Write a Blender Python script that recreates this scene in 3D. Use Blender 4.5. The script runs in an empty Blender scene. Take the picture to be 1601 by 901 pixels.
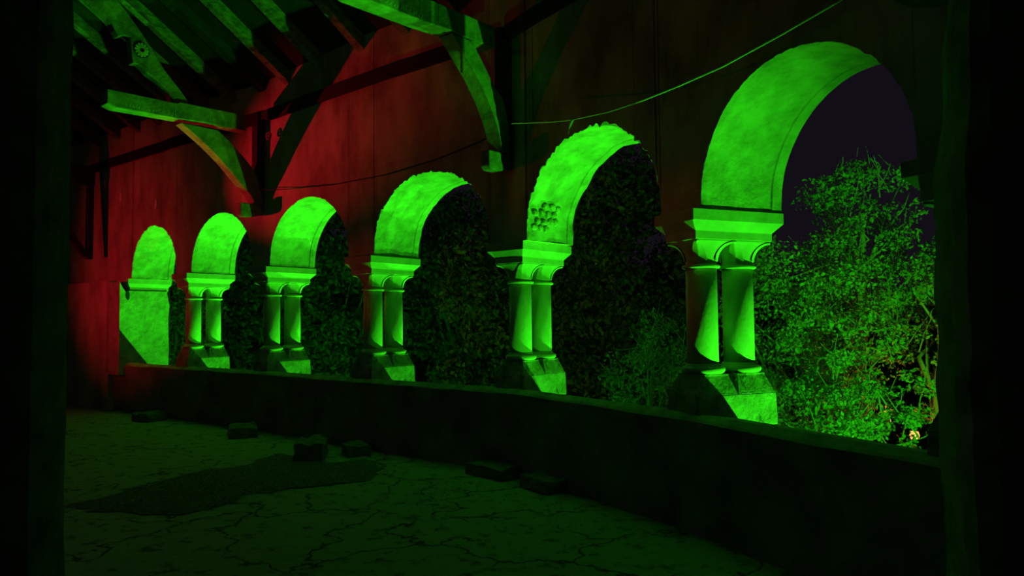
import bpy, math, random
import numpy as np
from mathutils import Vector, Matrix, noise

random.seed(7)
R = np.random.default_rng(11)
COL = bpy.context.scene.collection
SC = bpy.context.scene

# ---------------------------------------------------------------- camera
CZ = 1.46
cd = bpy.data.cameras.new('camera'); cam = bpy.data.objects.new('camera', cd); COL.objects.link(cam)
cd.sensor_width = 36.0; cd.lens = 1140.95 / 1601 * 36.0; cd.clip_end = 300; cd.clip_start = 0.05
pit, rol = 0.0438, -0.0089
fw = Vector((0, math.cos(pit), math.sin(pit))); rt = Vector((1, 0, 0)); up = Vector((0, -math.sin(pit), math.cos(pit)))
r2 = rt * math.cos(rol) + up * math.sin(rol)
u2 = up * math.cos(rol) - rt * math.sin(rol)
m = Matrix((r2, u2, -fw)).transposed().to_4x4(); m.translation = Vector((0, 0, CZ))
cam.matrix_world = m
SC.camera = cam

# ---------------------------------------------------------------- plan of the arcade
# pier number: x, y, direction of the wall (towards the near end)
P = {2: (-4.833, 11.432, -.674), 3: (-3.228, 10.25, -.70), 4: (-1.547, 8.766, -.661), 5: (.186, 7.364, -.694),
     6: (1.515, 5.32, -1.166), 7: (2.365, 3.514, -1.10)}
P[1] = (P[2][0] - 1.99 * math.cos(-.674), P[2][1] - 1.99 * math.sin(-.674), -.674)
P[8] = (P[7][0] + 2.0 * math.cos(-1.1), P[7][1] + 2.0 * math.sin(-1.1), -1.1)
def tdir(k): return Vector((math.cos(P[k][2]), math.sin(P[k][2]), 0))
def ndir(k): t = tdir(k); return Vector((-t.y, t.x, 0))
def at(k, a, n, z=0.0):                       # a along the wall to the near end, n outwards
    return Vector((P[k][0], P[k][1], 0)) + tdir(k) * a + ndir(k) * n + Vector((0, 0, z))

# main roof frame
tm = Vector((math.cos(-.68), math.sin(-.68), 0)); nm = Vector((-tm.y, tm.x, 0))
C0 = Vector((P[4][0], P[4][1], 0)) - nm * .325
def main(a, s, z=0.0): return C0 + tm * a - nm * s + Vector((0, 0, z))      # s inwards

# ---------------------------------------------------------------- world, lights, exposure
w = bpy.data.worlds.new('night_sky'); SC.world = w; w.use_nodes = True
bg = w.node_tree.nodes['Background']; bg.inputs[0].default_value = (.0062, .0044, .0080, 1); bg.inputs[1].default_value = 1.0
SC.view_settings.view_transform = 'Standard'; SC.view_settings.look = 'None'
SC.view_settings.exposure = 0.0; SC.view_settings.gamma = 1.0; SC.view_settings.use_curve_mapping = False
GREEN = (.034, 1.0, .009); RED = (1.0, .006, .030)
def spot(name, loc, target, energy, color, angle=60, blend=.4, size=.03):
    l = bpy.data.lights.new(name, 'SPOT'); l.energy = energy; l.color = color; l.spot_size = math.radians(angle)
    l.spot_blend = blend; l.shadow_soft_size = size
    o = bpy.data.objects.new(name, l); COL.objects.link(o); o.location = loc
    o.rotation_euler = (Vector(target) - Vector(loc)).to_track_quat('-Z', 'Y').to_euler(); return o
def point(name, loc, energy, color, size=.05):
    l = bpy.data.lights.new(name, 'POINT'); l.energy = energy; l.color = color; l.shadow_soft_size = size
    o = bpy.data.objects.new(name, l); COL.objects.link(o); o.location = loc; return o
# green floodlights on the ground outside the arcade, one per bay, shining up at the piers and arches
for k, e, along, tz, cone, bl in ((1, 1500, 1.55, 2.0, 58, .45), (2, 1850, 1.55, 2.0, 58, .45), (3, 1600, 1.55, 1.9, 58, .45), (4, 1400, 1.6, 1.5, 56, .6), (5, 1500, 1.8, 1.2, 54, .75), (6, 3000, 2.4, .5, 50, .95)):
    spot('flood_light', at(k, along, 2.4, -2.33), at(k, .45, 0, tz), e, GREEN, cone, bl)
spot('tree_fill', (3.6, 2.4, -1.2), (5.3, 9.4, 1.5), 1100, GREEN, 44, .6)  # extra green spots for the trees, which the arcade floods miss
spot('tree_fill', at(4, .8, 1.6, -2.0), (1.5, 15, 1.5), 30, GREEN, 90, .6)
spot('tree_fill', at(2, 0.0, 1.6, -2.0), (-3.5, 19, 1.5), 90, GREEN, 90, .6)
spot('jamb_fill', at(6, .95, 1.2, -1.0), (1.75, 2.7, 2.5), 140, GREEN, 42, .8)  # added green spot that brightens the edge of the near jamb
spot('roof_fill', main(3.0, .9, .25), main(-.9, 1.1, 5.0), 26, GREEN, 36, .8)  # added green spots indoors that brighten the rafters and the nearer truss
spot('roof_fill', main(4.9, 2.3, .3), main(2.3, .75, 3.85), 42, GREEN, 24, .7)
# red lamps inside, with narrow spots added for the column faces
spot('red_spot', main(-6.15, 3.8, 1.9), main(-6.0, 0, 2.5), 150, RED, 72, .9)
spot('red_spot', main(-1.3, 2.2, 1.7), main(.0, 0, 1.95), 16, RED, 30, .9)  # added to redden the inner face of the fourth pier
spot('red_spot', main(2.4, 2.4, 1.7), at(6, 0, 0, 1.9), 7, (1.0, .02, .012), 34, .9)  # added to redden the inner face of the sixth pier
spot('red_spot', main(-5.4, 2.6, 1.5), at(2, 0, 0, 1.4), 22, RED, 34, .9)  # added to redden the inner face of the second pier
spot('red_spot', main(-5.7, 2.7, 2.5), main(-1.45, 0, 3.75), 780, RED, 31, 1.0)
spot('red_spot', main(-1.8, 1.3, 2.4), main(4.0, .3, 3.7), 24, (1.0, .02, .012), 34, .8)
point('faint_ambient', main(1.5, 6.2, 2.4), 4, (1.0, .95, .9), .8)  # added neutral fill that lifts the dark interior

# ---------------------------------------------------------------- materials
def mat(name, c1, c2, scale=3.0, rough=.85, bump=.3, bscale=18.0, streak=1.0, detail=8.0, spec=.3, crack=0.0):
    m = bpy.data.materials.new(name); m.use_nodes = True; nt = m.node_tree; N = nt.nodes; L = nt.links
    b = N['Principled BSDF']; b.inputs['Roughness'].default_value = rough; b.inputs['Specular IOR Level'].default_value = spec
    tc = N.new('ShaderNodeTexCoord'); mp = N.new('ShaderNodeMapping'); mp.inputs['Scale'].default_value = (1, 1, streak)
    L.new(tc.outputs['Object'], mp.inputs[0])
    n1 = N.new('ShaderNodeTexNoise'); n1.inputs['Scale'].default_value = scale; n1.inputs['Detail'].default_value = detail; n1.inputs['Roughness'].default_value = .65
    L.new(mp.outputs[0], n1.inputs['Vector'])
    r = N.new('ShaderNodeValToRGB'); r.color_ramp.elements[0].position = .32; r.color_ramp.elements[1].position = .62
    r.color_ramp.elements[0].color = (*c1, 1); r.color_ramp.elements[1].color = (*c2, 1)
    L.new(n1.outputs[0], r.inputs[0]); L.new(r.outputs[0], b.inputs['Base Color'])
    if crack:
        ma = N.new('ShaderNodeVectorMath'); ma.operation = 'MULTIPLY_ADD'; ma.inputs[1].default_value = (.35, .35, .35)
        L.new(n1.outputs['Color'], ma.inputs[0]); L.new(tc.outputs['Object'], ma.inputs[2])
        vo = N.new('ShaderNodeTexVoronoi'); vo.feature = 'DISTANCE_TO_EDGE'; vo.inputs['Scale'].default_value = crack
        L.new(ma.outputs[0], vo.inputs['Vector'])
        ga = N.new('ShaderNodeTexNoise'); ga.inputs['Scale'].default_value = crack * .9; L.new(tc.outputs['Object'], ga.inputs['Vector'])
        sb = N.new('ShaderNodeMath'); sb.operation = 'SUBTRACT'; sb.inputs[1].default_value = .5; L.new(ga.outputs[0], sb.inputs[0])
        mu = N.new('ShaderNodeMath'); mu.operation = 'MULTIPLY_ADD'; mu.inputs[1].default_value = .9; L.new(sb.outputs[0], mu.inputs[0]); L.new(vo.outputs['Distance'], mu.inputs[2])
        cr = N.new('ShaderNodeValToRGB'); cr.color_ramp.elements[0].position = -.0 + .004; cr.color_ramp.elements[1].position = .03
        cr.color_ramp.elements[0].color = (.25, .25, .25, 1)
        L.new(mu.outputs[0], cr.inputs[0])
        mx = N.new('ShaderNodeMix'); mx.data_type = 'RGBA'; mx.blend_type = 'MULTIPLY'; mx.inputs[0].default_value = 1
        ab = N.new('ShaderNodeMath'); ab.operation = 'ABSOLUTE'; L.new(mu.outputs[0], ab.inputs[0]); L.new(ab.outputs[0], cr.inputs[0])
        L.new(r.outputs[0], mx.inputs[6]); L.new(cr.outputs[0], mx.inputs[7]); L.new(mx.outputs[2], b.inputs['Base Color'])
    n2 = N.new('ShaderNodeTexNoise'); n2.inputs['Scale'].default_value = bscale; n2.inputs['Detail'].default_value = 9; n2.inputs['Roughness'].default_value = .6
    L.new(mp.outputs[0], n2.inputs['Vector'])
    bp = N.new('ShaderNodeBump'); bp.inputs['Strength'].default_value = bump; bp.inputs['Distance'].default_value = .02
    L.new(n2.outputs[0], bp.inputs['Height']); L.new(bp.outputs[0], b.inputs['Normal'])
    return m
M_WALL = mat('old_plaster_wall', (.20, .17, .13), (.58, .53, .46), 1.8, .9, .6, 7, .55, detail=12)
M_SOFFIT = mat('limewashed_arch', (.24, .24, .21), (.46, .45, .42), 5.5, .85, .9, 9)
M_STONE = mat('dressed_limestone', (.34, .34, .31), (.48, .47, .44), 5, .75, .18, 30)
M_PLINTH = mat('weathered_limestone', (.16, .16, .14), (.42, .41, .38), 7, .85, .6, 22, crack=3.2)
M_CAP = mat('sill_stone', (.20, .20, .18), (.42, .41, .38), 6, .9, .4, 16)
M_PARAPET = mat('dark_stained_plaster', (.10, .10, .09), (.28, .27, .25), 2.5, .95, .4, 12)
M_WOOD = mat('old_oak', (.09, .08, .065), (.24, .22, .18), 6, .8, .5, 20, 1)
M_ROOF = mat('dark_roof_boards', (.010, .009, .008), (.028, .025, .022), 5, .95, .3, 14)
M_RAFT = mat('rafter_wood', (.05, .045, .035), (.26, .24, .20), 9, .85, .5, 25, 3)
M_RUBBLE = mat('rubble_stone', (.20, .19, .16), (.50, .49, .44), 14, .9, .8, 40)
M_BLOCK = mat('fallen_stone', (.10, .10, .09), (.24, .23, .21), 8, .95, .6, 25)
M_DIRT = mat('dirt', (.010, .010, .008), (.24, .235, .22), 45, 1, 1, 60)
M_CABLE = mat('cable_sheath', (.5, .5, .48), (.7, .7, .68), 20, .5, .1, 40)
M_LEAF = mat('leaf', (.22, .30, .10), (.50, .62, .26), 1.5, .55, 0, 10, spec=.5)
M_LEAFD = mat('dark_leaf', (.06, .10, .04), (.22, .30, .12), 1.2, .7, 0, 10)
M_BARK = mat('bark', (.30, .28, .24), (.62, .60, .54), 10, .9, .8, 30, .3)
M_GROUND = mat('hillside', (.02, .025, .015), (.05, .06, .035), 2, 1, .6, 8)
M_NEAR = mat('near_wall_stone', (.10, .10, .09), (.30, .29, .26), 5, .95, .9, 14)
M_WHITE = mat('highlight_plaster', (.75, .75, .72), (.85, .85, .82), 10, .8, .2, 30)  # white puts the bright highlights into the colour of the plaster patches
M_METAL = mat('lamp_post_metal', (.04, .04, .04), (.07, .07, .07), 8, .5, .1, 30)

def floor_mat():
    m = bpy.data.materials.new('cracked_concrete'); m.use_nodes = True; nt = m.node_tree; N = nt.nodes; L = nt.links
    b = N['Principled BSDF']; b.inputs['Roughness'].default_value = .9
    tc = N.new('ShaderNodeTexCoord')
    nz = N.new('ShaderNodeTexNoise'); nz.inputs['Scale'].default_value = 2.2; nz.inputs['Detail'].default_value = 8
    L.new(tc.outputs['Object'], nz.inputs['Vector'])
    mix = N.new('ShaderNodeVectorMath'); mix.operation = 'MULTIPLY_ADD'; mix.inputs[1].default_value = (.9, .9, .9)
    L.new(nz.outputs['Color'], mix.inputs[0]); L.new(tc.outputs['Object'], mix.inputs[2])
    v = N.new('ShaderNodeTexVoronoi'); v.feature = 'DISTANCE_TO_EDGE'; v.inputs['Scale'].default_value = 1.15
    L.new(mix.outputs[0], v.inputs['Vector'])
    cr = N.new('ShaderNodeValToRGB'); cr.color_ramp.elements[0].position = .004; cr.color_ramp.elements[1].position = .02
    L.new(v.outputs['Distance'], cr.inputs[0])
    gate = N.new('ShaderNodeTexNoise'); gate.inputs['Scale'].default_value = .9; L.new(tc.outputs['Object'], gate.inputs['Vector'])
    gr = N.new('ShaderNodeValToRGB'); gr.color_ramp.elements[0].position = .50; gr.color_ramp.elements[1].position = .56
    L.new(gate.outputs[0], gr.inputs[0])
    mx = N.new('ShaderNodeMath'); mx.operation = 'MAXIMUM'; L.new(cr.outputs[0], mx.inputs[0]); L.new(gr.outputs[0], mx.inputs[1])
    n3 = N.new('ShaderNodeTexNoise'); n3.inputs['Scale'].default_value = 7; n3.inputs['Detail'].default_value = 10; n3.inputs['Roughness'].default_value = .7
    L.new(tc.outputs['Object'], n3.inputs['Vector'])
    sp = N.new('ShaderNodeValToRGB'); sp.color_ramp.elements[0].position = .38; sp.color_ramp.elements[1].position = .46
    sp.color_ramp.elements[0].color = (.10, .10, .09, 1); sp.color_ramp.elements[1].color = (.36, .36, .33, 1)
    L.new(n3.outputs[0], sp.inputs[0])
    mc = N.new('ShaderNodeMix'); mc.data_type = 'RGBA'; mc.inputs[6].default_value = (.02, .02, .018, 1)
    L.new(mx.outputs[0], mc.inputs[0]); L.new(sp.outputs[0], mc.inputs[7]); L.new(mc.outputs[2], b.inputs['Base Color'])
    bp = N.new('ShaderNodeBump'); bp.inputs['Strength'].default_value = .6; bp.inputs['Distance'].default_value = .02
    ad = N.new('ShaderNodeMath'); ad.operation = 'MULTIPLY'; L.new(mx.outputs[0], ad.inputs[0]); L.new(n3.outputs[0], ad.inputs[1])
    L.new(ad.outputs[0], bp.inputs['Height']); L.new(bp.outputs[0], b.inputs['Normal'])
    return m
M_FLOOR = floor_mat()

# ---------------------------------------------------------------- helpers
class MB:
    def __init__(s): s.v = []; s.f = []
    def add(s, vs, fs):
        o = len(s.v); s.v += [tuple(v) for v in vs]; s.f += [tuple(i + o for i in f) for f in fs]; return s
def obj(name, mb, material, parent=None, smooth=False, bevel=0.0, loc=None):
    me = bpy.data.meshes.new(name); me.from_pydata(mb.v, [], mb.f); me.update()
    o = bpy.data.objects.new(name, me); COL.objects.link(o); me.materials.append(material)
    if smooth: me.polygons.foreach_set('use_smooth', [True] * len(me.polygons))
    if bevel:
        b = o.modifiers.new('bevel', 'BEVEL'); b.width = bevel; b.segments = 2; b.limit_method = 'ANGLE'
    if parent is not None:
        o.parent = parent
        if loc is None: o.matrix_parent_inverse = Matrix.Identity(4)
    if loc is not None: o.location = loc
    return o
def tag(o, label, cat, group=None):
    o['label'] = label; o['category'] = cat
    if group: o['group'] = group
    return o
def thing(name, label, cat, loc=(0, 0, 0), rz=0, group=None):
    o = bpy.data.objects.new(name, None); COL.objects.link(o); o.location = loc; o.rotation_euler = (0, 0, rz)
    o.empty_display_size = .1
    return tag(o, label, cat, group)
def struct(o): o['kind'] = 'structure'; return o
def loft(rings, cap=True, closed=True):
    """rings: list of equally long point loops"""
    mb = MB(); n = len(rings[0]); vs = [p for r in rings for p in r]; fs = []
    for i in range(len(rings) - 1):
        for j in range(n if closed else n - 1):
            a = i * n + j; b = i * n + (j + 1) % n
            fs.append((a, b, b + n, a + n))
    if cap: fs.append(tuple(reversed(range(n)))); fs.append(tuple((len(rings) - 1) * n + j for j in range(n)))
    return mb.add(vs, fs)
def rect(w, d, z, cx=0, cy=0):
    return [(cx - w / 2, cy - d / 2, z), (cx + w / 2, cy - d / 2, z), (cx + w / 2, cy + d / 2, z), (cx - w / 2, cy + d / 2, z)]
def boxmb(x0, x1, y0, y1, z0, z1): return loft([[(x0, y0, z0), (x1, y0, z0), (x1, y1, z0), (x0, y1, z0)], [(x0, y0, z1), (x1, y0, z1), (x1, y1, z1), (x0, y1, z1)]])
def lathe(prof, n=40, cx=0, cy=0):
    return loft([[(cx + r * math.cos(2 * math.pi * j / n), cy + r * math.sin(2 * math.pi * j / n), z) for j in range(n)] for r, z in prof])
def prism(poly, y0, y1):
    """poly in (x,z), extruded along y"""
    return loft([[(x, y0, z) for x, z in poly], [(x, y1, z) for x, z in poly]])
def tube(pts, rad, n=6):
    pts = [Vector(p) for p in pts]; rings = []
    rad = rad if isinstance(rad, (list, tuple)) else [rad] * len(pts)
    for i, p in enumerate(pts):
        d = (pts[min(i + 1, len(pts) - 1)] - pts[max(i - 1, 0)]).normalized()
        a = d.cross(Vector((0, 0, 1)) if abs(d.z) < .9 else Vector((1, 0, 0))).normalized(); b = d.cross(a)
        rings.append([p + (a * math.cos(2 * math.pi * j / n) + b * math.sin(2 * math.pi * j / n)) * rad[i] for j in range(n)])
    return loft(rings)
def nz(x, y, z, s=1.0): return noise.noise(Vector((x * s, y * s, z * s)))

TP = math.tan(math.radians(32)); RIDGE = 3.9
def roofz(p, base=4.84):
    s = -((Vector((p[0], p[1], 0)) - C0).dot(nm))
    return base + TP * (s if s < RIDGE else 2 * RIDGE - s)

# ---------------------------------------------------------------- the arcade wall
Z0 = 2.216
def ip(k): return at(k, 0, -.325)
def op(k): return at(k, 0, .385)
BAYS = {1: (.24, .24, .82), 2: (.22, .22, .84), 3: (.22, .27, .83), 4: (.20, .24, .855), 5: (.30, .20, .86), 6: (.22, .20, .83), 7: (.22, .22, .83)}
def arcade():
    mb = MB(); mbs = MB()
    for k, (m0, m1, rise) in BAYS.items():
        A, B, Cc, D = ip(k), ip(k + 1), op(k), op(k + 1)
        L = (B - A).length; N = 110; ND = 26
        ctr = (m0 + L - m1) / 2; rx = (L - m1 - m0) / 2
        def P3(s, dd, z):                    # s along the inner line, dd depth 0..1
            f = s / L; a = A.lerp(B, f); c = Cc.lerp(D, f); q = a.lerp(c, dd); return Vector((q.x, q.y, z))
        depth = [(i / ND) for i in range(ND + 1)]
        rough = {1: 1.2, 2: .5, 3: .5, 4: 1.3, 5: 1.6, 6: .35, 7: .4}[k]
        def cur(j, dd):
            th = math.pi * (1 - j / N); stilt = .05
            c, s_ = math.cos(th), math.sin(th)
            q = 1.0
            if dd > .875: q = .995
            x = ctr + rx * q * c; z = Z0 + stilt * min(1, s_ * 4) + (rise - stilt) * q * s_
            pt = P3(x, dd, z)
            e = nz(pt.x, pt.y, pt.z, 3.1) * .018 * rough + nz(pt.x + 7, pt.y, pt.z, 11) * .009 * rough
            if dd < .02: e += (nz(pt.x, pt.y + 3, pt.z, 24) * .018 + nz(pt.x, pt.y + 9, pt.z, 70) * .014) * rough + .004
            x += c * e; z += s_ * e
            if j == 0 or j == N: z = Z0 - .003
            return P3(x, dd, z)
        dl = [0, .012] + [i / ND for i in range(1, ND + 1)]
        dl = sorted(set(dl + [.874, .876]))
        rows = [[cur(j, dd) for j in range(N + 1)] for dd in dl]
        n = N + 1; vs = [p for r in rows for p in r]
        fs = [(i * n + j, i * n + j + 1, (i + 1) * n + j + 1, (i + 1) * n + j) for i in range(len(dl) - 1) for j in range(N)]
        mbs.add(vs, fs)
        # wall faces above the arch and over the piers, inside and outside
        for row, dd, flip in ((rows[0], 0, False), (rows[-1], 1, True)):
            vs = []; fs = []
            pts = [P3(0, dd, Z0 - .003)] + list(row) + [P3(L, dd, Z0 - .003)]
            # arch points are used as they are; the top row is straight above
            sub = 10
            for q in pts:
                top = roofz(q, 4.88)
                for h in range(sub + 1):
                    f = h / sub
                    z = q.z + (top - q.z) * f
                    e = 0
                    vs.append(Vector((q.x, q.y, z)))
            for i in range(len(pts) - 1):
                for h in range(sub):
                    a = i * (sub + 1) + h
                    f = (a, a + sub + 1, a + sub + 2, a + 1)
                    fs.append(f if not flip else tuple(reversed(f)))
            mb.add(vs, fs)
        # undersides resting on the abaci
        for s0, s1 in ((0, m0), (L - m1, L)):
            mb.add([P3(s0, 0, Z0 - .003), P3(s1, 0, Z0 - .003), P3(s1, 1, Z0 - .003), P3(s0, 1, Z0 - .003)], [(0, 3, 2, 1)])
    wl = struct(obj('wall_right', mb, M_WALL))
    me = wl.data; me.materials.append(M_SOFFIT)
    # join the soffits as the second material
    nf = len(mb.f); mb.add(mbs.v, mbs.f)
    me2 = bpy.data.meshes.new('wall_right'); me2.from_pydata(mb.v, [], mb.f); me2.materials.append(M_WALL); me2.materials.append(M_SOFFIT)
    for i in range(nf, len(mb.f)): me2.polygons[i].material_index = 1; me2.polygons[i].use_smooth = True
    wl.data = me2
    return wl
wall_right = arcade()

# exposed rubble at the foot of the arch between the fifth and sixth piers
def rubble():
    k = 5; A, B, Cc, D = ip(k), ip(k + 1), op(k), op(k + 1); L = (B - A).length
    rx = (L - .50) / 2; ctr = (.30 + L - .20) / 2
    i = 0
    t5 = (B - A).normalized(); dpt = (Cc - A).normalized()
    for r_ in range(4):
        for c_ in range(4):
            if (r_, c_) in ((3, 0), (0, 3)): continue
            dd = .15 + c_ * .125 + (r_ % 2) * .06 + random.uniform(-.01, .01); th = math.pi - (.085 + r_ * .088) + random.uniform(-.012, .012)
            x = ctr + (rx - .004) * math.cos(th); z = Z0 + .05 + .81 * math.sin(th)
            q = A.lerp(B, x / L).lerp(Cc.lerp(D, x / L), dd)
            n = 9; rings = []
            sx = random.uniform(.040, .049); sz = random.uniform(.030, .036)
            for s_, off in ((1.0, -.03), (1.0, .006), (.82, .024), (.4, .030)):
                rings.append([Vector((q.x, q.y, z)) + dpt * (sx * s_ * math.cos(a) * (1 + .16 * math.sin(2.7 * a + i))) + Vector((0, 0, 1)) * (sz * s_ * math.sin(a) * (1 + .15 * math.sin(2 * a + 2 * i))) + t5 * off
                              for a in [2 * math.pi * j / n for j in range(n)]])
            obj('rubble_stone', loft(rings), M_RUBBLE, wall_right, smooth=False); i += 1
rubble()

# ---------------------------------------------------------------- parapet
def parapet():
    prof = [(-.40, 0.0), (-.40, .755), (-.385, .772), (-.33, .803), (-.02, .757), (-.015, .74), (-.015, -3.2), (-.30, -3.2)]
    ks = [0, 1, 2, 3, 4, 5, 6, 7, 8]
    def pos(k, n, z):
        if k == 0: return at(1, -.21, n, z)
        return at(k, 0, n, z)
    rings = []
    seq = []
    for k in ks[1:]:
        seq.append(k)
    pts = []
    for i, k in enumerate(seq):
        if i == 0: pts.append([pos(0, n, z) for n, z in prof])
        pts.append([pos(k, n, z) for n, z in prof])
        if k < 8:
            for f in (.1, .2, .3, .4, .5, .6, .7, .8, .9):
                a = [pos(k, n, z).lerp(pos(k + 1, n, z), f) for n, z in prof]
                # worn inner arris
                for q in (1, 2): a[q] = a[q] + Vector((0, 0, nz(a[q].x, a[q].y, 0, 2.3) * .012))
                pts.append(a)
    o = struct(obj('wall_parapet', loft(pts), M_PARAPET))
    o.data.materials.append(M_CAP)
    n = len(prof)
    for pl in o.data.polygons:
        zs = [o.data.vertices[v].co.z for v in pl.vertices]
        if min(zs) > .70: pl.material_index = 1
    return o
parapet()

# ---------------------------------------------------------------- double columns
def plinth_mb():
    mb = loft([rect(.37, .69, .695), rect(.372, .692, .72), rect(.36, .675, .9235)])
    return mb
def capital_mb():
    rings = []; n = 48
    for i in range(15):
        t = i / 14; z = 1.838 + t * (2.0125 - 1.838)
        fl = 1 - math.sqrt(max(0, 1 - t ** 2.0))              # concave flare
        fl = .35 * t * t + .65 * fl
        sq = min(1, t * 1.15) ** 1.6
        ring = []
        for j in range(n):
            a = 2 * math.pi * j / n; c, s = math.cos(a), math.sin(a)
            rc = .108
            m_ = max(abs(c), abs(s)); rs = (.168 / m_)
            # corners sweep out, the middle of each side stays hollow
            corner = (abs(abs(c) - abs(s)) < .75) * (1 - abs(abs(c) - abs(s)) / .75)
            side = rc + (rs - rc) * (fl if t < .999 else 1)
            dia = rc + (rs - rc) * (fl * .55 + .45 * t ** 1.8)
            r = side * (1 - corner) + dia * corner if t < .999 else rs
            r = r * sq + (rc + (r - rc) * .8) * (1 - sq)
            ring.append((r * c, r * s, z))
        rings.append(ring)
    return loft(rings)
def leaf_mb(a):
    """a curled blade that follows the corner of the capital"""
    c, s = math.cos(a), math.sin(a); d = Vector((c, s, 0)); e = Vector((-s, c, 0)); top = []; bot = []
    rings = []
    for i in range(13):
        t = i / 12; ang = t * math.pi / 2
        r = .112 + .128 * (1 - math.cos(ang)) ; z = 1.868 + .134 * math.sin(ang)
        wd = .050 * (1 - t) ** .7 + .010; th = .013
        nrm = Vector((0, 0, 0)) + d * math.cos(ang) * 1 - Vector((0, 0, 1)) * math.sin(ang)
        p = d * (r - .004) + Vector((0, 0, z))
        rings.append([p - e * wd, p + nrm * th, p + e * wd, p - nrm * .015])
    return loft(rings)
def pier(k, label, first=None):
    root = thing('double_column', label, 'column', at(k, 0, 0, 0), P[k][2], 'paired stone columns carrying the arcade')
    if first is None:
        obj('plinth', plinth_mb(), M_PLINTH, root, bevel=.006)
        for yy in (-.163, .163):
            rg = [rect(.357, .334, .9235, 0, yy * 1.03), rect(.25, .25, 1.052, 0, yy), rect(.25, .25, 1.066, 0, yy)]
            obj('sloped_base', loft(rg), M_PLINTH, root, bevel=.004)
            tor = [(.10, 1.066), (.138, 1.068), (.152, 1.080), (.156, 1.094), (.152, 1.108), (.138, 1.118), (.125, 1.122), (.122, 1.135), (.108, 1.14)]
            obj('base_ring', lathe(tor, 40, 0, yy), M_STONE, root, smooth=True)
            obj('shaft', lathe([(.1115, 1.136), (.111, 1.45), (.1095, 1.822)], 44, 0, yy), M_STONE, root, smooth=True)
            ast = [(.105, 1.817), (.122, 1.816), (.132, 1.821), (.136, 1.829), (.132, 1.838), (.122, 1.843), (.105, 1.845)]
            obj('neck_ring', lathe(ast, 40, 0, yy), M_STONE, root, smooth=True)
            cp = obj('capital', capital_mb(), M_STONE, root, smooth=True, loc=(0, yy, 0))
            for q in range(4):
                obj('corner_leaf', leaf_mb(math.pi / 4 + q * math.pi / 2), M_STONE, cp, bevel=.003)
        ab = loft([rect(.352, .680, 2.0125), rect(.352, .680, 2.069), rect(.448, .79, 2.132), rect(.4636, .80, 2.134), rect(.4636, .80, 2.2155)])
        obj('abacus', ab, M_STONE, root, bevel=.004)
    else:
        for ch in first.children:
            c = ch.copy(); COL.objects.link(c); c.parent = root
            for g in ch.children: d = g.copy(); COL.objects.link(d); d.parent = c
    return root
labs = {6: 'nearest pair of stone columns in front of the lit tree, its inner face dim red',
        5: 'second pair of columns from the right, below the bracketed roof beam, inner face in full shadow',
        4: 'third pair of columns from the right, inner face red, beside the arch with ragged edge',
        3: 'fourth pair of columns from the right, under the dark end of the red wall panel',
        2: 'farthest full pair of columns, next to the solid end pier of the arcade',
        7: 'pair of columns mostly hidden by the dark near wall, only its impost corner showing'}
p6 = pier(6, labs[6])
for k in (5, 4, 3, 2, 7): pier(k, labs[k], p6)

# solid end pier with impost
root = thing('end_pier', 'solid plastered end pier with an impost block, farthest left of the arcade', 'pillar', at(1, 0, 0, 0), P[1][2])
obj('impost', loft([rect(.36, .66, 2.0125), rect(.36, .66, 2.069), rect(.43, .74, 2.132), rect(.44, .75, 2.2155)]), M_STONE, root, bevel=.004)
poly = [(-.50, .60), (.335, .60), (.34, 1.0), (.325, 1.55), (.345, 1.75), (.30, 1.98), (.31, 2.011), (-.34, 2.011), (-.40, 1.99), (-.445, 2.05), (-.50, 2.16)]
# the jamb, extruded along x (the wall direction) from x=-.3 to .2
obj('jamb', loft([[(-.3, y, z) for y, z in poly], [(.20, y, z) for y, z in poly]]), M_SOFFIT, root, bevel=.006)
obj('hole_shade', lathe([(.001, -.004), (.05, -.004), (.055, .004), (.001, .006)], 14), M_ROOF, root)  # thin near-black disc, the shade inside a hole put into its colour
dh = COL.objects['hole_shade']; dh.rotation_euler = (0, math.pi / 2, 0); dh.location = (.203, -.37, 1.93); dh.scale = (1.5, .55, 1)

# the wall past the end pier, and the end wall
mb = MB()
def slabwall(mb, a, b, off_in, off_out, z0, z1f, sub=6):
    """plain wall between two points a (far) and b (near) with z1f(point) tops"""
    d = (b - a).normalized(); n = Vector((-d.y, d.x, 0)); vs = []; fs = []
    for i in range(sub + 1):
        q = a.lerp(b, i / sub)
        for o_ in (off_in, off_out):
            p = q + n * o_; vs.append(Vector((p.x, p.y, z0))); vs.append(Vector((p.x, p.y, z1f(p))))
    for i in range(sub):
        b0 = i * 4
        fs += [(b0, b0 + 4, b0 + 5, b0 + 1), (b0 + 2, b0 + 3, b0 + 7, b0 + 6), (b0 + 1, b0 + 5, b0 + 7, b0 + 3), (b0, b0 + 2, b0 + 6, b0 + 4)]
    fs += [(0, 1, 3, 2), (sub * 4, sub * 4 + 2, sub * 4 + 3, sub * 4 + 1)]
    mb.add(vs, fs)
far = at(1, -3.1, 0); nearp = at(1, -.24, 0)
slabwall(mb, far, nearp, -.325, .385, 0, lambda p: roofz(p, 4.88))
slabwall(mb, nearp, at(1, 0, 0), -.325, .385, Z0, lambda p: roofz(p, 4.88))
slabwall(mb, far, at(1, -.19, 0), -.50, -.32, 0, lambda p: 2.19)
struct(obj('wall_far_right', mb, M_WALL))
mb = MB(); e0 = far - ndir(1) * .2; e1 = far - ndir(1) * 8.2
slabwall(mb, e0, e1, -.3, 0.0, 0, lambda p: roofz(p, 4.88), 12)
struct(obj('wall_end', mb, M_WALL))
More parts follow.
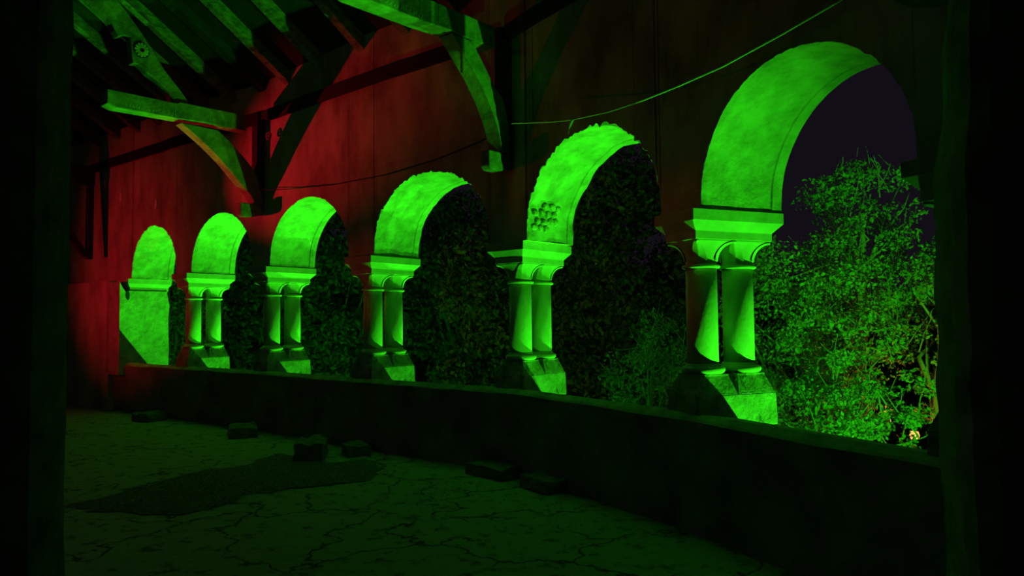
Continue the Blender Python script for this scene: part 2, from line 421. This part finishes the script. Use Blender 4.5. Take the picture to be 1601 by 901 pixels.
# opposite wall, wall behind and near wall with the opening one looks through
mb = MB(); slabwall(mb, main(-8, 7.9), main(9.6, 7.9), 0, .3, 0, lambda p: 4.98)
struct(obj('wall_left', mb, M_WALL))
mb = MB(); slabwall(mb, main(9.6, 8.0), main(9.6, 2.6), 0, .3, 0, lambda p: roofz(p, 4.88), 12)
struct(obj('wall_back', mb, M_WALL))

def ray(u, v):
    cr, sr = math.cos(rol), math.sin(rol); U = u - 800.5; V = v - 450.5
    a = cr * U + sr * V; b = -sr * U + cr * V; F = 1140.95; c, s = math.cos(pit), math.sin(pit)
    return Vector((a, F * c + b * s, F * s - b * c)) / F
def onplane(u, v, p0, nrm):
    d = ray(u, v); o = Vector((0, 0, CZ)); return o + d * ((p0 - o).dot(nrm) / d.dot(nrm))
# near wall: jambs of the opening the view passes through (rough stone, real thickness)
def near_jamb(side):
    rows = []
    prof = [(-.3, 0), (.4, 0), (1.0, 0), (1.5, -.004), (1.75, .002), (1.9, .010), (2.1, .028), (2.3, .045), (2.42, .058), (2.6, .072), (3.4, .10)]
    zs = [i * .05 for i in range(0, 68)]
    for z in zs:
        e = 0
        for (z0, e0), (z1, e1) in zip(prof, prof[1:]):
            if z0 <= z <= z1: e = e0 + (e1 - e0) * (z - z0) / (z1 - z0)
        if side < 0: e = 0
        j = nz(z, side * 3, 1, 5.5) * .020 + nz(z, 4, side, 15) * .010
        if side < 0: j *= .35
        x = (1.475 if side > 0 else 1.550)
        edge = [(x + e + j * .6 + .03, 2.76), (x + e + j + .004, 2.70), (x + e * .9 + j, 2.62), (x + e * .8 + j * .8 + .012, 2.50), (x + e * .6 + j * .6 + .035, 2.42), (x + .10 + e * .4, 2.37), (x + 2.6, 2.35), (x + 2.6, 2.78)]
        if side > 0: edge = [(px * 1.0 + (py - 2.4) * .30, py) for px, py in edge]
        else: edge = [(px + (py - 2.4) * .30, py) for px, py in edge]
        rows.append([(side * px, py, z) for px, py in edge])
    return loft(rows)
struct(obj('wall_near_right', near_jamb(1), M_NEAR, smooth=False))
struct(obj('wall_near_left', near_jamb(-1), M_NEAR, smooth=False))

# ---------------------------------------------------------------- floor
mb = MB()
fp = [main(-8.5, 8.3), main(9.9, 8.3), main(9.9, 2.2)] + [at(k, 0, -.30) for k in (8, 7, 6, 5, 4, 3, 2, 1)] + [at(1, -3.3, -.30)]
mb.add(fp, [tuple(range(len(fp)))])
fl = struct(obj('floor', mb, M_FLOOR))
# ---------------------------------------------------------------- roof
def rp(a, s, dz=0): z = 4.84 + TP * (s if s < RIDGE else 2 * RIDGE - s); p = main(a, s); return Vector((p.x, p.y, z + dz))
rows = []
for a in (-8.6, 9.9):
    rows.append([rp(a, -1.0), rp(a, RIDGE), rp(a, 8.4), rp(a, 8.4, .08), rp(a, RIDGE, .08), rp(a, -1.0, .08)])
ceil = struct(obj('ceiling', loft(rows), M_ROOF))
def rafter(a, wd=.13, dp=.15, s0=-.75, s1=RIDGE):
    rng = []
    for i in range(9):
        s = s0 + (s1 - s0) * i / 8; z = 4.84 + TP * s; wob = nz(a, s, 0, 1.5) * .015
        rng.append([main(a - wd / 2 + wob, s, z - dp - .02 + nz(a, s, 4, 2) * .01), main(a + wd / 2 + wob, s, z - dp - .02), main(a + wd / 2 + wob, s, z - .003), main(a - wd / 2 + wob, s, z - .003)])
    obj('rafter', loft(rng), M_RAFT, ceil, bevel=.008)
for a in (-7.3, -6.55, -5.8, -5.05, -4.35, -3.65, -2.95, -1.62, -.86, -.02, .75, 1.5, 3.0, 3.75, 4.5): rafter(a)

# wall plates
def plate(k0, k1, label, ext0=0, ext1=0):
    pl = [at(k, 0, -.325) for k in range(k0, k1 + 1)]
    if k0 == 1: pl = [at(1, -3.0, -.325)] + pl
    rings = []
    for A, B in zip(pl, pl[1:]):
        d = (B - A).normalized(); n = Vector((-d.y, d.x, 0))
        for i in range(6):
            q = A.lerp(B, (i + .1) / 5.2); w_ = nz(q.x, q.y, 0, 2) * .012
            rings.append([q + n * .02 + Vector((0, 0, 4.215 + w_)), q - n * .05 + Vector((0, 0, 4.215 + w_)), q - n * .05 + Vector((0, 0, 4.365 + w_)), q + n * .02 + Vector((0, 0, 4.365 + w_))])
    o = obj('wall_plate', loft(rings), M_ROOF, bevel=.006); tag(o, label, 'beam', 'timber plates along the top of the wall')  # near-black wood, the shade on the plate put into its colour
plate(1, 3, 'dark timber plate along the wall top left of the farther roof truss')
plate(3, 5, 'dark timber plate along the top of the red wall between the two trusses')
plate(5, 7, 'dark timber plate along the wall top right of the nearer truss')

# ---------------------------------------------------------------- trusses. local frame: x = inwards from the wall face, y = along the wall, z up
def smoothpoly(pts, n=6):
    out = []
    P_ = [Vector((a, b, 0)) for a, b in pts]
    for i in range(len(P_) - 1):
        p0 = P_[max(i - 1, 0)]; p1 = P_[i]; p2 = P_[i + 1]; p3 = P_[min(i + 2, len(P_) - 1)]
        for j in range(n):
            t = j / n
            q = .5 * ((2 * p1) + (p2 - p0) * t + (2 * p0 - 5 * p1 + 4 * p2 - p3) * t * t + (3 * p1 - p0 - 3 * p2 + p3) * t ** 3)
            out.append((q.x, q.y))
    out.append(pts[-1]); return out
def band(inner, outer, y0, y1, n=5):
    a = smoothpoly(inner, n); b = smoothpoly(outer, n)
    m_ = min(len(a), len(b))
    rs = []
    def resample(l, k):
        L = [0]
        for p, q in zip(l, l[1:]): L.append(L[-1] + math.dist(p, q))
        out = []
        for i in range(k):
            d = L[-1] * i / (k - 1)
            j = max(1, next((x for x in range(1, len(L)) if L[x] >= d - 1e-9), len(L) - 1))
            f = (d - L[j - 1]) / max(1e-9, L[j] - L[j - 1]); out.append((l[j - 1][0] + (l[j][0] - l[j - 1][0]) * f, l[j - 1][1] + (l[j][1] - l[j - 1][1]) * f))
        return out
    a = resample(a, 26); b = resample(b, 26)
    for p, q in zip(a, b): rs.append([(p[0], y0, p[1]), (p[0], y1, p[1]), (q[0], y1, q[1]), (q[0], y0, q[1])])
    return loft(rs)
BR = {3: ([(.15, 3.07), (.24, 3.20), (.38, 3.33), (.6, 3.55), (.86, 3.76), (1.17, 3.97)], [(.02, 3.07), (.06, 3.25), (.16, 3.5), (.42, 3.76), (.69, 3.97)]),
      5: ([(.19, 3.07), (.25, 3.27), (.35, 3.46), (.48, 3.64), (.62, 3.79), (.87, 4.02)], [(.05, 3.07), (.09, 3.3), (.17, 3.57), (.30, 3.68), (.60, 4.02)]),
      7: ([(.19, 3.07), (.35, 3.46), (.62, 3.79), (.87, 4.02)], [(.05, 3.07), (.17, 3.57), (.30, 3.68), (.60, 4.02)])}
def truss(k, label):
    root = thing('roof_truss', label, 'roof truss', at(k, 0, -.325, 0), P[k][2] - math.pi / 2, 'arch braced roof trusses')
    # local x must point inwards (-n), local y along the wall to the near end (t)
    # rotation: local x -> -n = (t.y,-t.x); that is the wall direction turned by -90 degrees, local y -> t
    y0, y1 = -.10, .10
    beam = [(.30, 4.035), (.30, 4.24), (1.2, 4.225), (1.23, 4.20), (2.05, 4.19), (2.05, 4.02), (1.95, 3.99), (1.2, 4.01), (.9, 4.03)]
    obj('hammer_beam', prism(beam, y0, y1), M_WOOD, root, bevel=.008)
    i_, o_ = BR[k]
    obj('arched_brace', band(i_, o_, -.085, .085), M_WOOD, root, bevel=.006)
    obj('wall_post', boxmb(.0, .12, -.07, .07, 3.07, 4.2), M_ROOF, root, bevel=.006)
    # peg strap near the foot
    inn = [(1.25, 4.21), (1.33, 4.32), (1.50, 4.46), (1.62, 4.53), (1.66, 4.60), (1.76, 4.585), (1.79, 4.88), (1.89, 4.88), (1.93, 4.86), (2.02, 5.00), (2.16, 5.10), (2.50, 5.32)]
    out = [(1.05, 4.23), (1.2, 4.40), (1.39, 4.60), (1.67, 4.98), (1.96, 5.30), (2.3, 5.6)]
    ub = obj('upper_brace', band(inn, out, -.07, .07, 3), M_WOOD, root, bevel=.004)
    pr_ = [(-.1, 4.60), (RIDGE, 4.60 + TP * RIDGE), (RIDGE, 4.82 + TP * RIDGE), (-.1, 4.82)]
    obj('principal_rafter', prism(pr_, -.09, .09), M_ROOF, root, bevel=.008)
    # rosette on the face of the upper brace
    mbr = MB()
    for q in range(12):
        a = 2 * math.pi * q / 12; c, s = math.cos(a), math.sin(a)
        pts = []
        for rr, ww in ((.028, .006), (.05, .012), (.075, .014), (.085, .006)):
            pts.append(((c * rr - s * ww), (s * rr + c * ww))); 
        pts2 = [((c * rr + s * ww), (s * rr - c * ww)) for rr, ww in ((.085, .006), (.075, .014), (.05, .012), (.028, .006))]
        pl = [(1.66 + x, 4.76 + z) for x, z in pts + pts2]
        mbq = prism(pl, .070, .088); mbr.add(mbq.v, mbq.f)
    obj('rosette', mbr, M_SOFFIT, ub)  # pale petals, their lit look put into the colour
    dk = prism([(1.66 + .098 * math.cos(2 * math.pi * j / 24), 4.76 + .098 * math.sin(2 * math.pi * j / 24)) for j in range(24)], .0705, .073)
    obj('rosette_shade', dk, M_ROOF, ub)  # near-black disc, the recess shade behind the petals put into its colour
    mbr = MB()
    for q in range(14):                                    # flaking limewash on the lower edge of the beam
        s_ = 1.25 + q * .045 + random.uniform(-.01, .01)
        h = random.uniform(.015, .04); a = random.uniform(-.02, .02)
        pl = [(s_, 4.03), (s_ + .007, 4.03), (s_ + .007 + a, 4.03 + h), (s_ + a, 4.03 + h)]
        mbq = prism(pl, .100, .103); mbr.add(mbq.v, mbq.f)
    for q in range(5):
        s_ = .4 + q * .22 + random.uniform(-.05, .05)
        mbq = prism([(s_, 4.05), (s_ + .004, 4.05), (s_ + .004, 4.20), (s_, 4.20)], .100, .102); mbr.add(mbq.v, mbq.f)
    obj('paint_drips', mbr, M_SOFFIT, root)['kind'] = 'stuff'
    # corbel
    cr = thing('corbel', {3: 'stone corbel under the foot of the farther roof truss brace', 5: 'small stone corbel with lit edge under the nearer truss brace', 7: 'stone corbel at the top edge above the dark near wall'}[k], 'corbel', at(k, 0, -.325, 0), P[k][2] - math.pi / 2, 'corbels below the trusses')
    obj('corbel_block', prism([(.0, 2.93), (.20, 2.885), (.32, 2.885), (.35, 2.92), (.35, 3.068), (.0, 3.068)], -.06, .06), M_BLOCK, cr, bevel=.012)
    return root
truss(3, 'farther roof truss with arched brace and carved rosette, left of the red wall panel')
truss(5, 'nearer roof truss with bright arched brace, above the second columns from the right')
truss(7, 'roof truss over the partly hidden right columns, just beyond the top edge')
# bracket truss at the far end
q0 = at(2, -2.7, -.325)
root = thing('timber_bracket', 'dark straight-strutted timber bracket against the far red end wall', 'roof truss', q0, P[2][2] - math.pi / 2)
obj('bracket_beam', boxmb(.26, 2.1, -.09, .09, 3.87, 4.19), M_ROOF, root, bevel=.008)
obj('post', boxmb(.26, .35, -.06, .06, 2.58, 3.87), M_ROOF, root, bevel=.006)
obj('strut', prism([(.27, 2.58), (.40, 2.62), (1.22, 3.62), (1.22, 3.75), (1.08, 3.75)], -.055, .055), M_ROOF, root, bevel=.006)
obj('lit_beam_patch', boxmb(.76, .93, .091, .103, 3.80, 4.1), M_WOOD, root)  # thin paler panel, the light on the beam put into its colour

# ---------------------------------------------------------------- cable
nb = Vector((.839, .545, 0)); pc = at(5, 0, -.325) - nb * .33
cp = [onplane(u, v, pc, nb) for u, v in ((800, 193), (828, 192), (862, 190.5), (895, 187), (950, 175), (1005, 157), (1060, 135), (1130, 104), (1220, 55), (1315, 0), (1420, -66))]
o = tag(obj('cable', tube(cp, .006, 6), M_CABLE), 'thin sagging cable strung in front of the wall above the two right arches', 'cable')
wv = [onplane(u, v, pc, nb) for u, v in ((892, 138), (893, 150), (895, 170), (896, 187))]
o = tag(obj('hanging_wire', tube(wv, .003, 5), M_CABLE), 'short vertical wire holding up the sagging cable', 'wire')
wv = [onplane(u, v, pc, nb) for u, v in ((896, 187), (893, 192), (890, 200), (888, 210))]
o = tag(obj('frayed_tape', tube(wv, [.010, .014, .008, .004], 5), M_CABLE), 'small frayed tuft of tape hanging below the cable knot', 'tape')
wp = main(0, .03)
wv = [onplane(u, v, wp, nm) for u, v in ((412, 297), (450, 296), (520, 289), (600, 274), (680, 250), (740, 226), (770, 212))]
o = tag(obj('wall_wire', tube(wv, .006, 5), M_ROOF), 'dark wire sagging along the red wall above the middle arches', 'wire')
# small shards of plaster clinging high on the far wall, and round anchor
def flake(u, v, w_, h_, label):
    pw = at(1, 0, -.325) if u < 300 else main(0, 0)
    nn = ndir(1) if u < 300 else nm
    q = onplane(u, v, pw, nn); t_ = tdir(1)
    mbq = loft([[q + t_ * (w_ * math.cos(a) * (1 + .25 * math.sin(2 * a))) + Vector((0, 0, h_ * math.sin(a))) - nn * off for a in [2 * math.pi * j / 9 for j in range(9)]] for off in (0, .02)])
    tag(obj('wall_patch', mbq, M_WHITE), label, 'plaster patch')
flake(190, 309, .035, .10, 'pale oval plaster patch high on the far red wall, left one')
flake(245, 320, .035, .10, 'pale slanted plaster patch high on the far red wall, right one')
q = onplane(421, 213, main(0, 0), nm)
mbq = MB()
for r0, r1 in ((.035, .055), (.0, .018)):
    rr = [[q + tm * (r * math.cos(a)) + Vector((0, 0, r * math.sin(a))) - nm * off for a in [2 * math.pi * j / 18 for j in range(18)]] for r, off in ((r0 + .0005, .0), (r0 + .0005, .02), (r1, .02), (r1, .0))]
    l = loft(rr, cap=False); mbq.add(l.v, l.f)
tag(obj('wall_anchor', mbq, M_WOOD), 'round iron anchor plate on the bright red wall strip', 'anchor')

# ---------------------------------------------------------------- fallen stones
def block(x, y, rz, sx, sy, sz, label, seed):
    r = random.Random(seed); n = 4; vs = []; fs = []
    idx = {}
    mb = MB()
    def g(i, j, l):
        X, Y, Z = i / n - .5, j / n - .5, l / n
        j1 = nz(i + seed, j, l, .7) * .16
        return Vector((sx * X * (1 + j1 * .9), sy * Y * (1 - j1 * .7), sz * Z * (1 + (nz(i, j + seed, l, .9) * .35 if Z > 0 else 0))))
    faces = []
    def vid(i, j, l):
        if (i, j, l) not in idx: idx[(i, j, l)] = len(vs); vs.append(g(i, j, l))
        return idx[(i, j, l)]
    for a in range(n):
        for b in range(n):
            for l in (0, n):
                f = (vid(a, b, l), vid(a + 1, b, l), vid(a + 1, b + 1, l), vid(a, b + 1, l)); faces.append(f if l else f[::-1])
                f = (vid(a, l, b), vid(a + 1, l, b), vid(a + 1, l, b + 1), vid(a, l, b + 1)); faces.append(f if l == 0 else f[::-1])
                f = (vid(l, a, b), vid(l, a + 1, b), vid(l, a + 1, b + 1), vid(l, a, b + 1)); faces.append(f if l else f[::-1])
    mb.add(vs, faces)
    o = obj('stone_block', mb, M_BLOCK, bevel=.01); o.location = (x, y, .002); o.rotation_euler = (0, 0, rz)
    tag(o, label, 'stone', 'fallen stones on the floor')
block(-.13, 6.98, .75, .42, .52, .10, 'flat squared stone slab on the floor, left of the two near the parapet', 1)
block(.36, 6.42, .55, .48, .42, .11, 'broken flat stone slab on the floor, nearest to the right', 2)
block(-2.18, 7.95, .15, .30, .55, .17, 'upright dark stone block at the edge of the dirt patch', 3)
block(-1.72, 8.05, .5, .26, .24, .12, 'small rounded stone right of the dark block in the dirt', 4)
block(-3.48, 9.45, .4, .34, .42, .13, 'small dark stone block lying between the dirt and the parapet', 5)
block(-5.45, 11.0, -.5, .40, .30, .12, 'farthest stone lying below the end pier', 6)

# dirt hollow with broken concrete edge
def hp(u, v, z=0.0): d = ray(u, v); k = (z - CZ) / d.z; return Vector((d.x * k, d.y * k, z))
pix = [(100, 795), (150, 782), (205, 764), (262, 752), (325, 735), (372, 728), (415, 719), (436, 708), (470, 716), (520, 724), (566, 720), (602, 736), (585, 746), (540, 756), (490, 762), (440, 768), (395, 774), (372, 786), (330, 797), (285, 805), (200, 803), (140, 801)]
cen = hp(360, 765); ring = []
for i, (u, v) in enumerate(pix):
    a = hp(u, v); b = hp(*pix[(i + 1) % len(pix)])
    for f in (0, .12, .25, .37, .5, .62, .75, .87): q = a.lerp(b, f); ring.append(q + Vector((nz(q.x, q.y, 0, 3) * .16 + nz(q.x, q.y, 2, 11) * .06, nz(q.x, q.y, 5, 3) * .16 + nz(q.x, q.y, 7, 11) * .06, 0)))
rings = []
for f in (1.0, .93, .8, .65, .5, .35, .2, .08):
    rings.append([Vector((*(cen.lerp(q, f)).xy, (.006 if f > .95 else .012 + nz(q.x * f, q.y * f, f, 7) * .012))) for q in ring])
tag(obj('dirt_patch', loft(rings, cap=True), M_DIRT), 'dark patch of loose dirt filling the broken concrete floor', 'dirt')
COL.objects['dirt_patch']['kind'] = 'stuff'
mb = MB()
def chip(p, s):
    a = R.uniform(0, 6.28); c, sn = math.cos(a) * s, math.sin(a) * s; h = s * R.uniform(.4, .9)
    mb.add([(p.x + c, p.y + sn, p.z), (p.x - sn, p.y + c, p.z), (p.x - c * .8, p.y - sn, p.z), (p.x + sn, p.y - c * .7, p.z), (p.x + c * .1, p.y, p.z + h)], [(0, 1, 4), (1, 2, 4), (2, 3, 4), (3, 0, 4)])
for _ in range(1500):
    q = random.choice(ring); f = random.random() ** .5; p = cen.lerp(q, f) + Vector((random.gauss(0, .08), random.gauss(0, .08), 0)); p.z = .012; chip(p, random.uniform(.004, .014))
for _ in range(700):
    u, v = random.choice([(700, 760), (720, 765), (860, 800), (880, 790), (980, 800), (1000, 830), (640, 800)]); p = hp(u, v) + Vector((random.gauss(0, .25), random.gauss(0, .25), 0)); p.z = .001; chip(p, random.uniform(.004, .013))
o = tag(obj('gravel', mb, M_RUBBLE), 'small gravel and crumbs scattered on the floor', 'gravel'); o['kind'] = 'stuff'

# ---------------------------------------------------------------- outside: hillside, trees, lamp
mb = MB(); n = 40
def gz(x, y): return -3.0 + nz(x, y, 0, .15) * .7 - max(0, min(1, (y - 16) / 30)) * 2.0
vs = []; fs = []
for i in range(n + 1):
    for j in range(n + 1):
        x = -40 + 90 * i / n; y = -4 + 70 * j / n
        vs.append(Vector((x, y, gz(x, y))))
for i in range(n):
    for j in range(n): a = i * (n + 1) + j; fs.append((a, a + n + 1, a + n + 2, a + 1))
mb.add(vs, fs); o = struct(obj('ground', mb, M_GROUND))

def leaves(name, centers, radii, count, size, material, parent, squash=1.0):
    k = len(centers); C_ = np.array([tuple(c) for c in centers]); rad = np.array(radii)
    wgt = rad ** 2; wgt = wgt / wgt.sum(); which = R.choice(k, count, p=wgt)
    d = R.normal(size=(count, 3)); d /= np.linalg.norm(d, axis=1)[:, None]
    r = rad[which] * R.uniform(.25, 1.0, count) ** .6
    p = C_[which] + d * r[:, None] * np.array([1, 1, .75 * squash])
    nrm = R.normal(size=(count, 3)) + d * .6 + np.array([0, 0, .5]); nrm /= np.linalg.norm(nrm, axis=1)[:, None]
    t = np.cross(nrm, R.normal(size=(count, 3))); t /= np.linalg.norm(t, axis=1)[:, None]; b = np.cross(nrm, t)
    s = size * R.uniform(.6, 1.25, count)[:, None]
    v = np.stack([p - t * s, p + b * s * .55 + nrm * s * .12, p + t * s, p - b * s * .55 + nrm * s * .12], 1).reshape(-1, 3)
    me = bpy.data.meshes.new(name); me.vertices.add(len(v)); me.vertices.foreach_set('co', v.ravel())
    me.loops.add(6 * count); me.polygons.add(2 * count)
    base = np.arange(count)[:, None] * 4; idx = (base + np.array([[0, 1, 2, 0, 2, 3]])).ravel()
    me.loops.foreach_set('vertex_index', idx); me.polygons.foreach_set('loop_start', np.arange(2 * count) * 3)
    me.update(calc_edges=True); me.materials.append(material)
    o = bpy.data.objects.new(name, me); COL.objects.link(o); o.parent = parent; o['kind'] = 'stuff'; return o
def tree(label, base, crown, cr, nclump, nleaf, lsize, material, trunk_r=.09, seed=1, group='trees outside the arcade', name='leafy_tree', low=0.0, nbr=10, cs=(.22, .42), twigs=0):
    """base: trunk foot; crown: centre; cr: radii"""
    rg = random.Random(seed); base = Vector(base); crown = Vector(crown)
    root = thing(name, label, 'tree', base, 0, group)
    loc = lambda p: p - base
    def clump():
        while True:
            v = Vector((rg.uniform(-1, 1), rg.uniform(-1, 1), rg.uniform(-1, 1)))
            if .25 < v.length < 1: break
        return crown + Vector((v.x * cr[0], v.y * cr[1], v.z * cr[2]))
    cl = [clump() for _ in range(nclump)]
    fork = base.lerp(crown, .55)
    mid = base.lerp(fork, .5) + Vector((rg.uniform(-.15, .15), rg.uniform(-.1, .1), 0))
    top = crown + Vector((rg.uniform(-.1, .1), 0, cr[2] * .55))
    obj('trunk', tube([loc(base - Vector((0, 0, .3))), loc(mid), loc(fork), loc(crown), loc(top)], [trunk_r * 1.3, trunk_r, trunk_r * .8, trunk_r * .5, trunk_r * .15], 8), M_BARK, root, smooth=True)
    for c in cl[:nbr]:
        s = base.lerp(fork, rg.uniform(.6, 1.0)) if rg.random() < .5 else fork.lerp(crown, rg.uniform(0, .8))
        q1 = s.lerp(c, .35) + Vector((rg.uniform(-.12, .12), rg.uniform(-.12, .12), rg.uniform(.0, .15)))
        q2 = s.lerp(c, .7) + Vector((rg.uniform(-.12, .12), rg.uniform(-.12, .12), rg.uniform(-.05, .1)))
        r0 = max(.016, trunk_r * rg.uniform(.28, .5))
        obj('branch', tube([loc(s), loc(q1), loc(q2), loc(c)], [r0, r0 * .75, r0 * .5, r0 * .2], 6), M_BARK, root, smooth=True)
    if twigs:
        tw = MB()
        for _ in range(twigs):
            c = rg.choice(cl); d = Vector((rg.uniform(-.6, .6), rg.uniform(-.7, .1), rg.uniform(-.1, 1))).normalized(); p = loc(c) - d * .25; pts = [p]
            for q in range(4): d = (d + Vector((rg.uniform(-.3, .3), rg.uniform(-.3, .3), rg.uniform(-.1, .3)))).normalized(); p = p + d * rg.uniform(.10, .20); pts.append(p)
            l = tube(pts, [.011, .009, .007, .005, .003], 4); tw.add(l.v, l.f)
        obj('twigs', tw, M_BARK, root)['kind'] = 'stuff'
    leaves('foliage', [loc(c) for c in cl], [rg.uniform(*cs) * (cr[0] + cr[2]) / 2 for _ in cl], nleaf, lsize, material, root)
    return root
def W(u, v, y): d = ray(u, v); k = y / d.y; return Vector((0, 0, CZ)) + d * k
tree('tall pale-lit tree whose crown tops the right arch against the sky', W(1345, 800, 10.5), W(1350, 380, 10.5), (1.05, 1.0, 1.25), 110, 7600, .032, M_LEAF, .07, 3, nbr=16, cs=(.11, .25), twigs=50)
tree('dense lit bushy tree in the lower part of the right arch, beside the nearest columns', W(1260, 820, 9.3), W(1265, 520, 9.3), (1.15, .9, 1.35), 135, 10500, .030, M_LEAF, .06, 5, nbr=18, cs=(.11, .25), twigs=50)
tree('lit leaning tree at the right end of the right arch, next to the near wall', W(1440, 760, 9.6), W(1490, 470, 9.6), (.85, .9, 1.2), 75, 4800, .032, M_LEAF, .09, 9, nbr=14, cs=(.11, .25), twigs=50)
tree('lit low bush just beyond the parapet in the right arch, left of the orange lamp', W(1370, 850, 8.3), W(1340, 640, 8.3), (.95, .6, .65), 75, 5200, .029, M_LEAF, .04, 12, nbr=10, cs=(.11, .25), twigs=50)
tree('dim speckled bush seen left of the nearest columns', W(1010, 780, 10.5), W(1020, 590, 10.5), (.75, .6, .95), 60, 3200, .030, M_LEAF, .05, 21, nbr=8, cs=(.11, .25), twigs=50)
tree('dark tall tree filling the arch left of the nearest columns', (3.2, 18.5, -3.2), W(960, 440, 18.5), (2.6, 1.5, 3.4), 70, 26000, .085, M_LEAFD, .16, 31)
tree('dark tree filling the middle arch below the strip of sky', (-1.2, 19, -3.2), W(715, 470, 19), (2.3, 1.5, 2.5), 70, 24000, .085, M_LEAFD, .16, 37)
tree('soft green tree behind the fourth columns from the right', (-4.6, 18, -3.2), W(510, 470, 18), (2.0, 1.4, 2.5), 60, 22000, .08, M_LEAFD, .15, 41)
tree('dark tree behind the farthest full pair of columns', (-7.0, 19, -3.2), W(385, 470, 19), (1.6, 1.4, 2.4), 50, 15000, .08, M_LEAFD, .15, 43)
tree('small speckled bush between the end pier and the farthest full columns', (-7.4, 15.6, -3.0), W(277, 500, 15.6), (.8, .6, 1.5), 50, 9000, .045, M_LEAF, .06, 47)
# distant belt of trees closing the view
bt = 0
for x, y, h in ((-16, 30, 2.6), (-11.5, 32, 2.2), (-7, 31, 2.8), (-2.5, 33, 2.6), (2.5, 31, 2.4), (7, 32, 2.5), (11.5, 30, 2.0), (16, 28, 1.2), (20.5, 27, 1.0)):
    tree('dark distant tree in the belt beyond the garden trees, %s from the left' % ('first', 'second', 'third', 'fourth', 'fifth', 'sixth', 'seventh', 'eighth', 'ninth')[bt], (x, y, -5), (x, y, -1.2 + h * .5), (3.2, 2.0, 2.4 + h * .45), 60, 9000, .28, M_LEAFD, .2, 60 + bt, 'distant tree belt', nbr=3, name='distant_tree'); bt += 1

# orange lamp far down between the trunks
lp = W(1430, 681, 8.6); base = Vector((lp.x, lp.y, gz(lp.x, lp.y)))
root = thing('garden_lamp', 'small glowing orange lamp down among the trees at the lower right', 'lamp', base)
obj('post', lathe([(.05, 0), (.035, .1), (.03, lp.z - base.z - .12)], 10), M_METAL, root, smooth=True)
obj('lamp_hood', lathe([(.03, lp.z - base.z + .09), (.07, lp.z - base.z + .10), (.05, lp.z - base.z + .17)], 14), M_METAL, root, smooth=True)
me = bpy.data.materials.new('lamp_glow'); me.use_nodes = True; b = me.node_tree.nodes['Principled BSDF']
b.inputs['Emission Color'].default_value = (1, .32, .10, 1); b.inputs['Emission Strength'].default_value = 1.6; b.inputs['Base Color'].default_value = (.8, .6, .4, 1)
obj('bulb', lathe([(.01, -.05), (.04, -.045), (.055, 0), (.04, .045), (.01, .05)], 16), me, root, smooth=True, loc=(0, 0, lp.z - base.z))
point('lamp_light', lp + Vector((0, .28, .12)), 7, (1.0, .22, .05), .08)
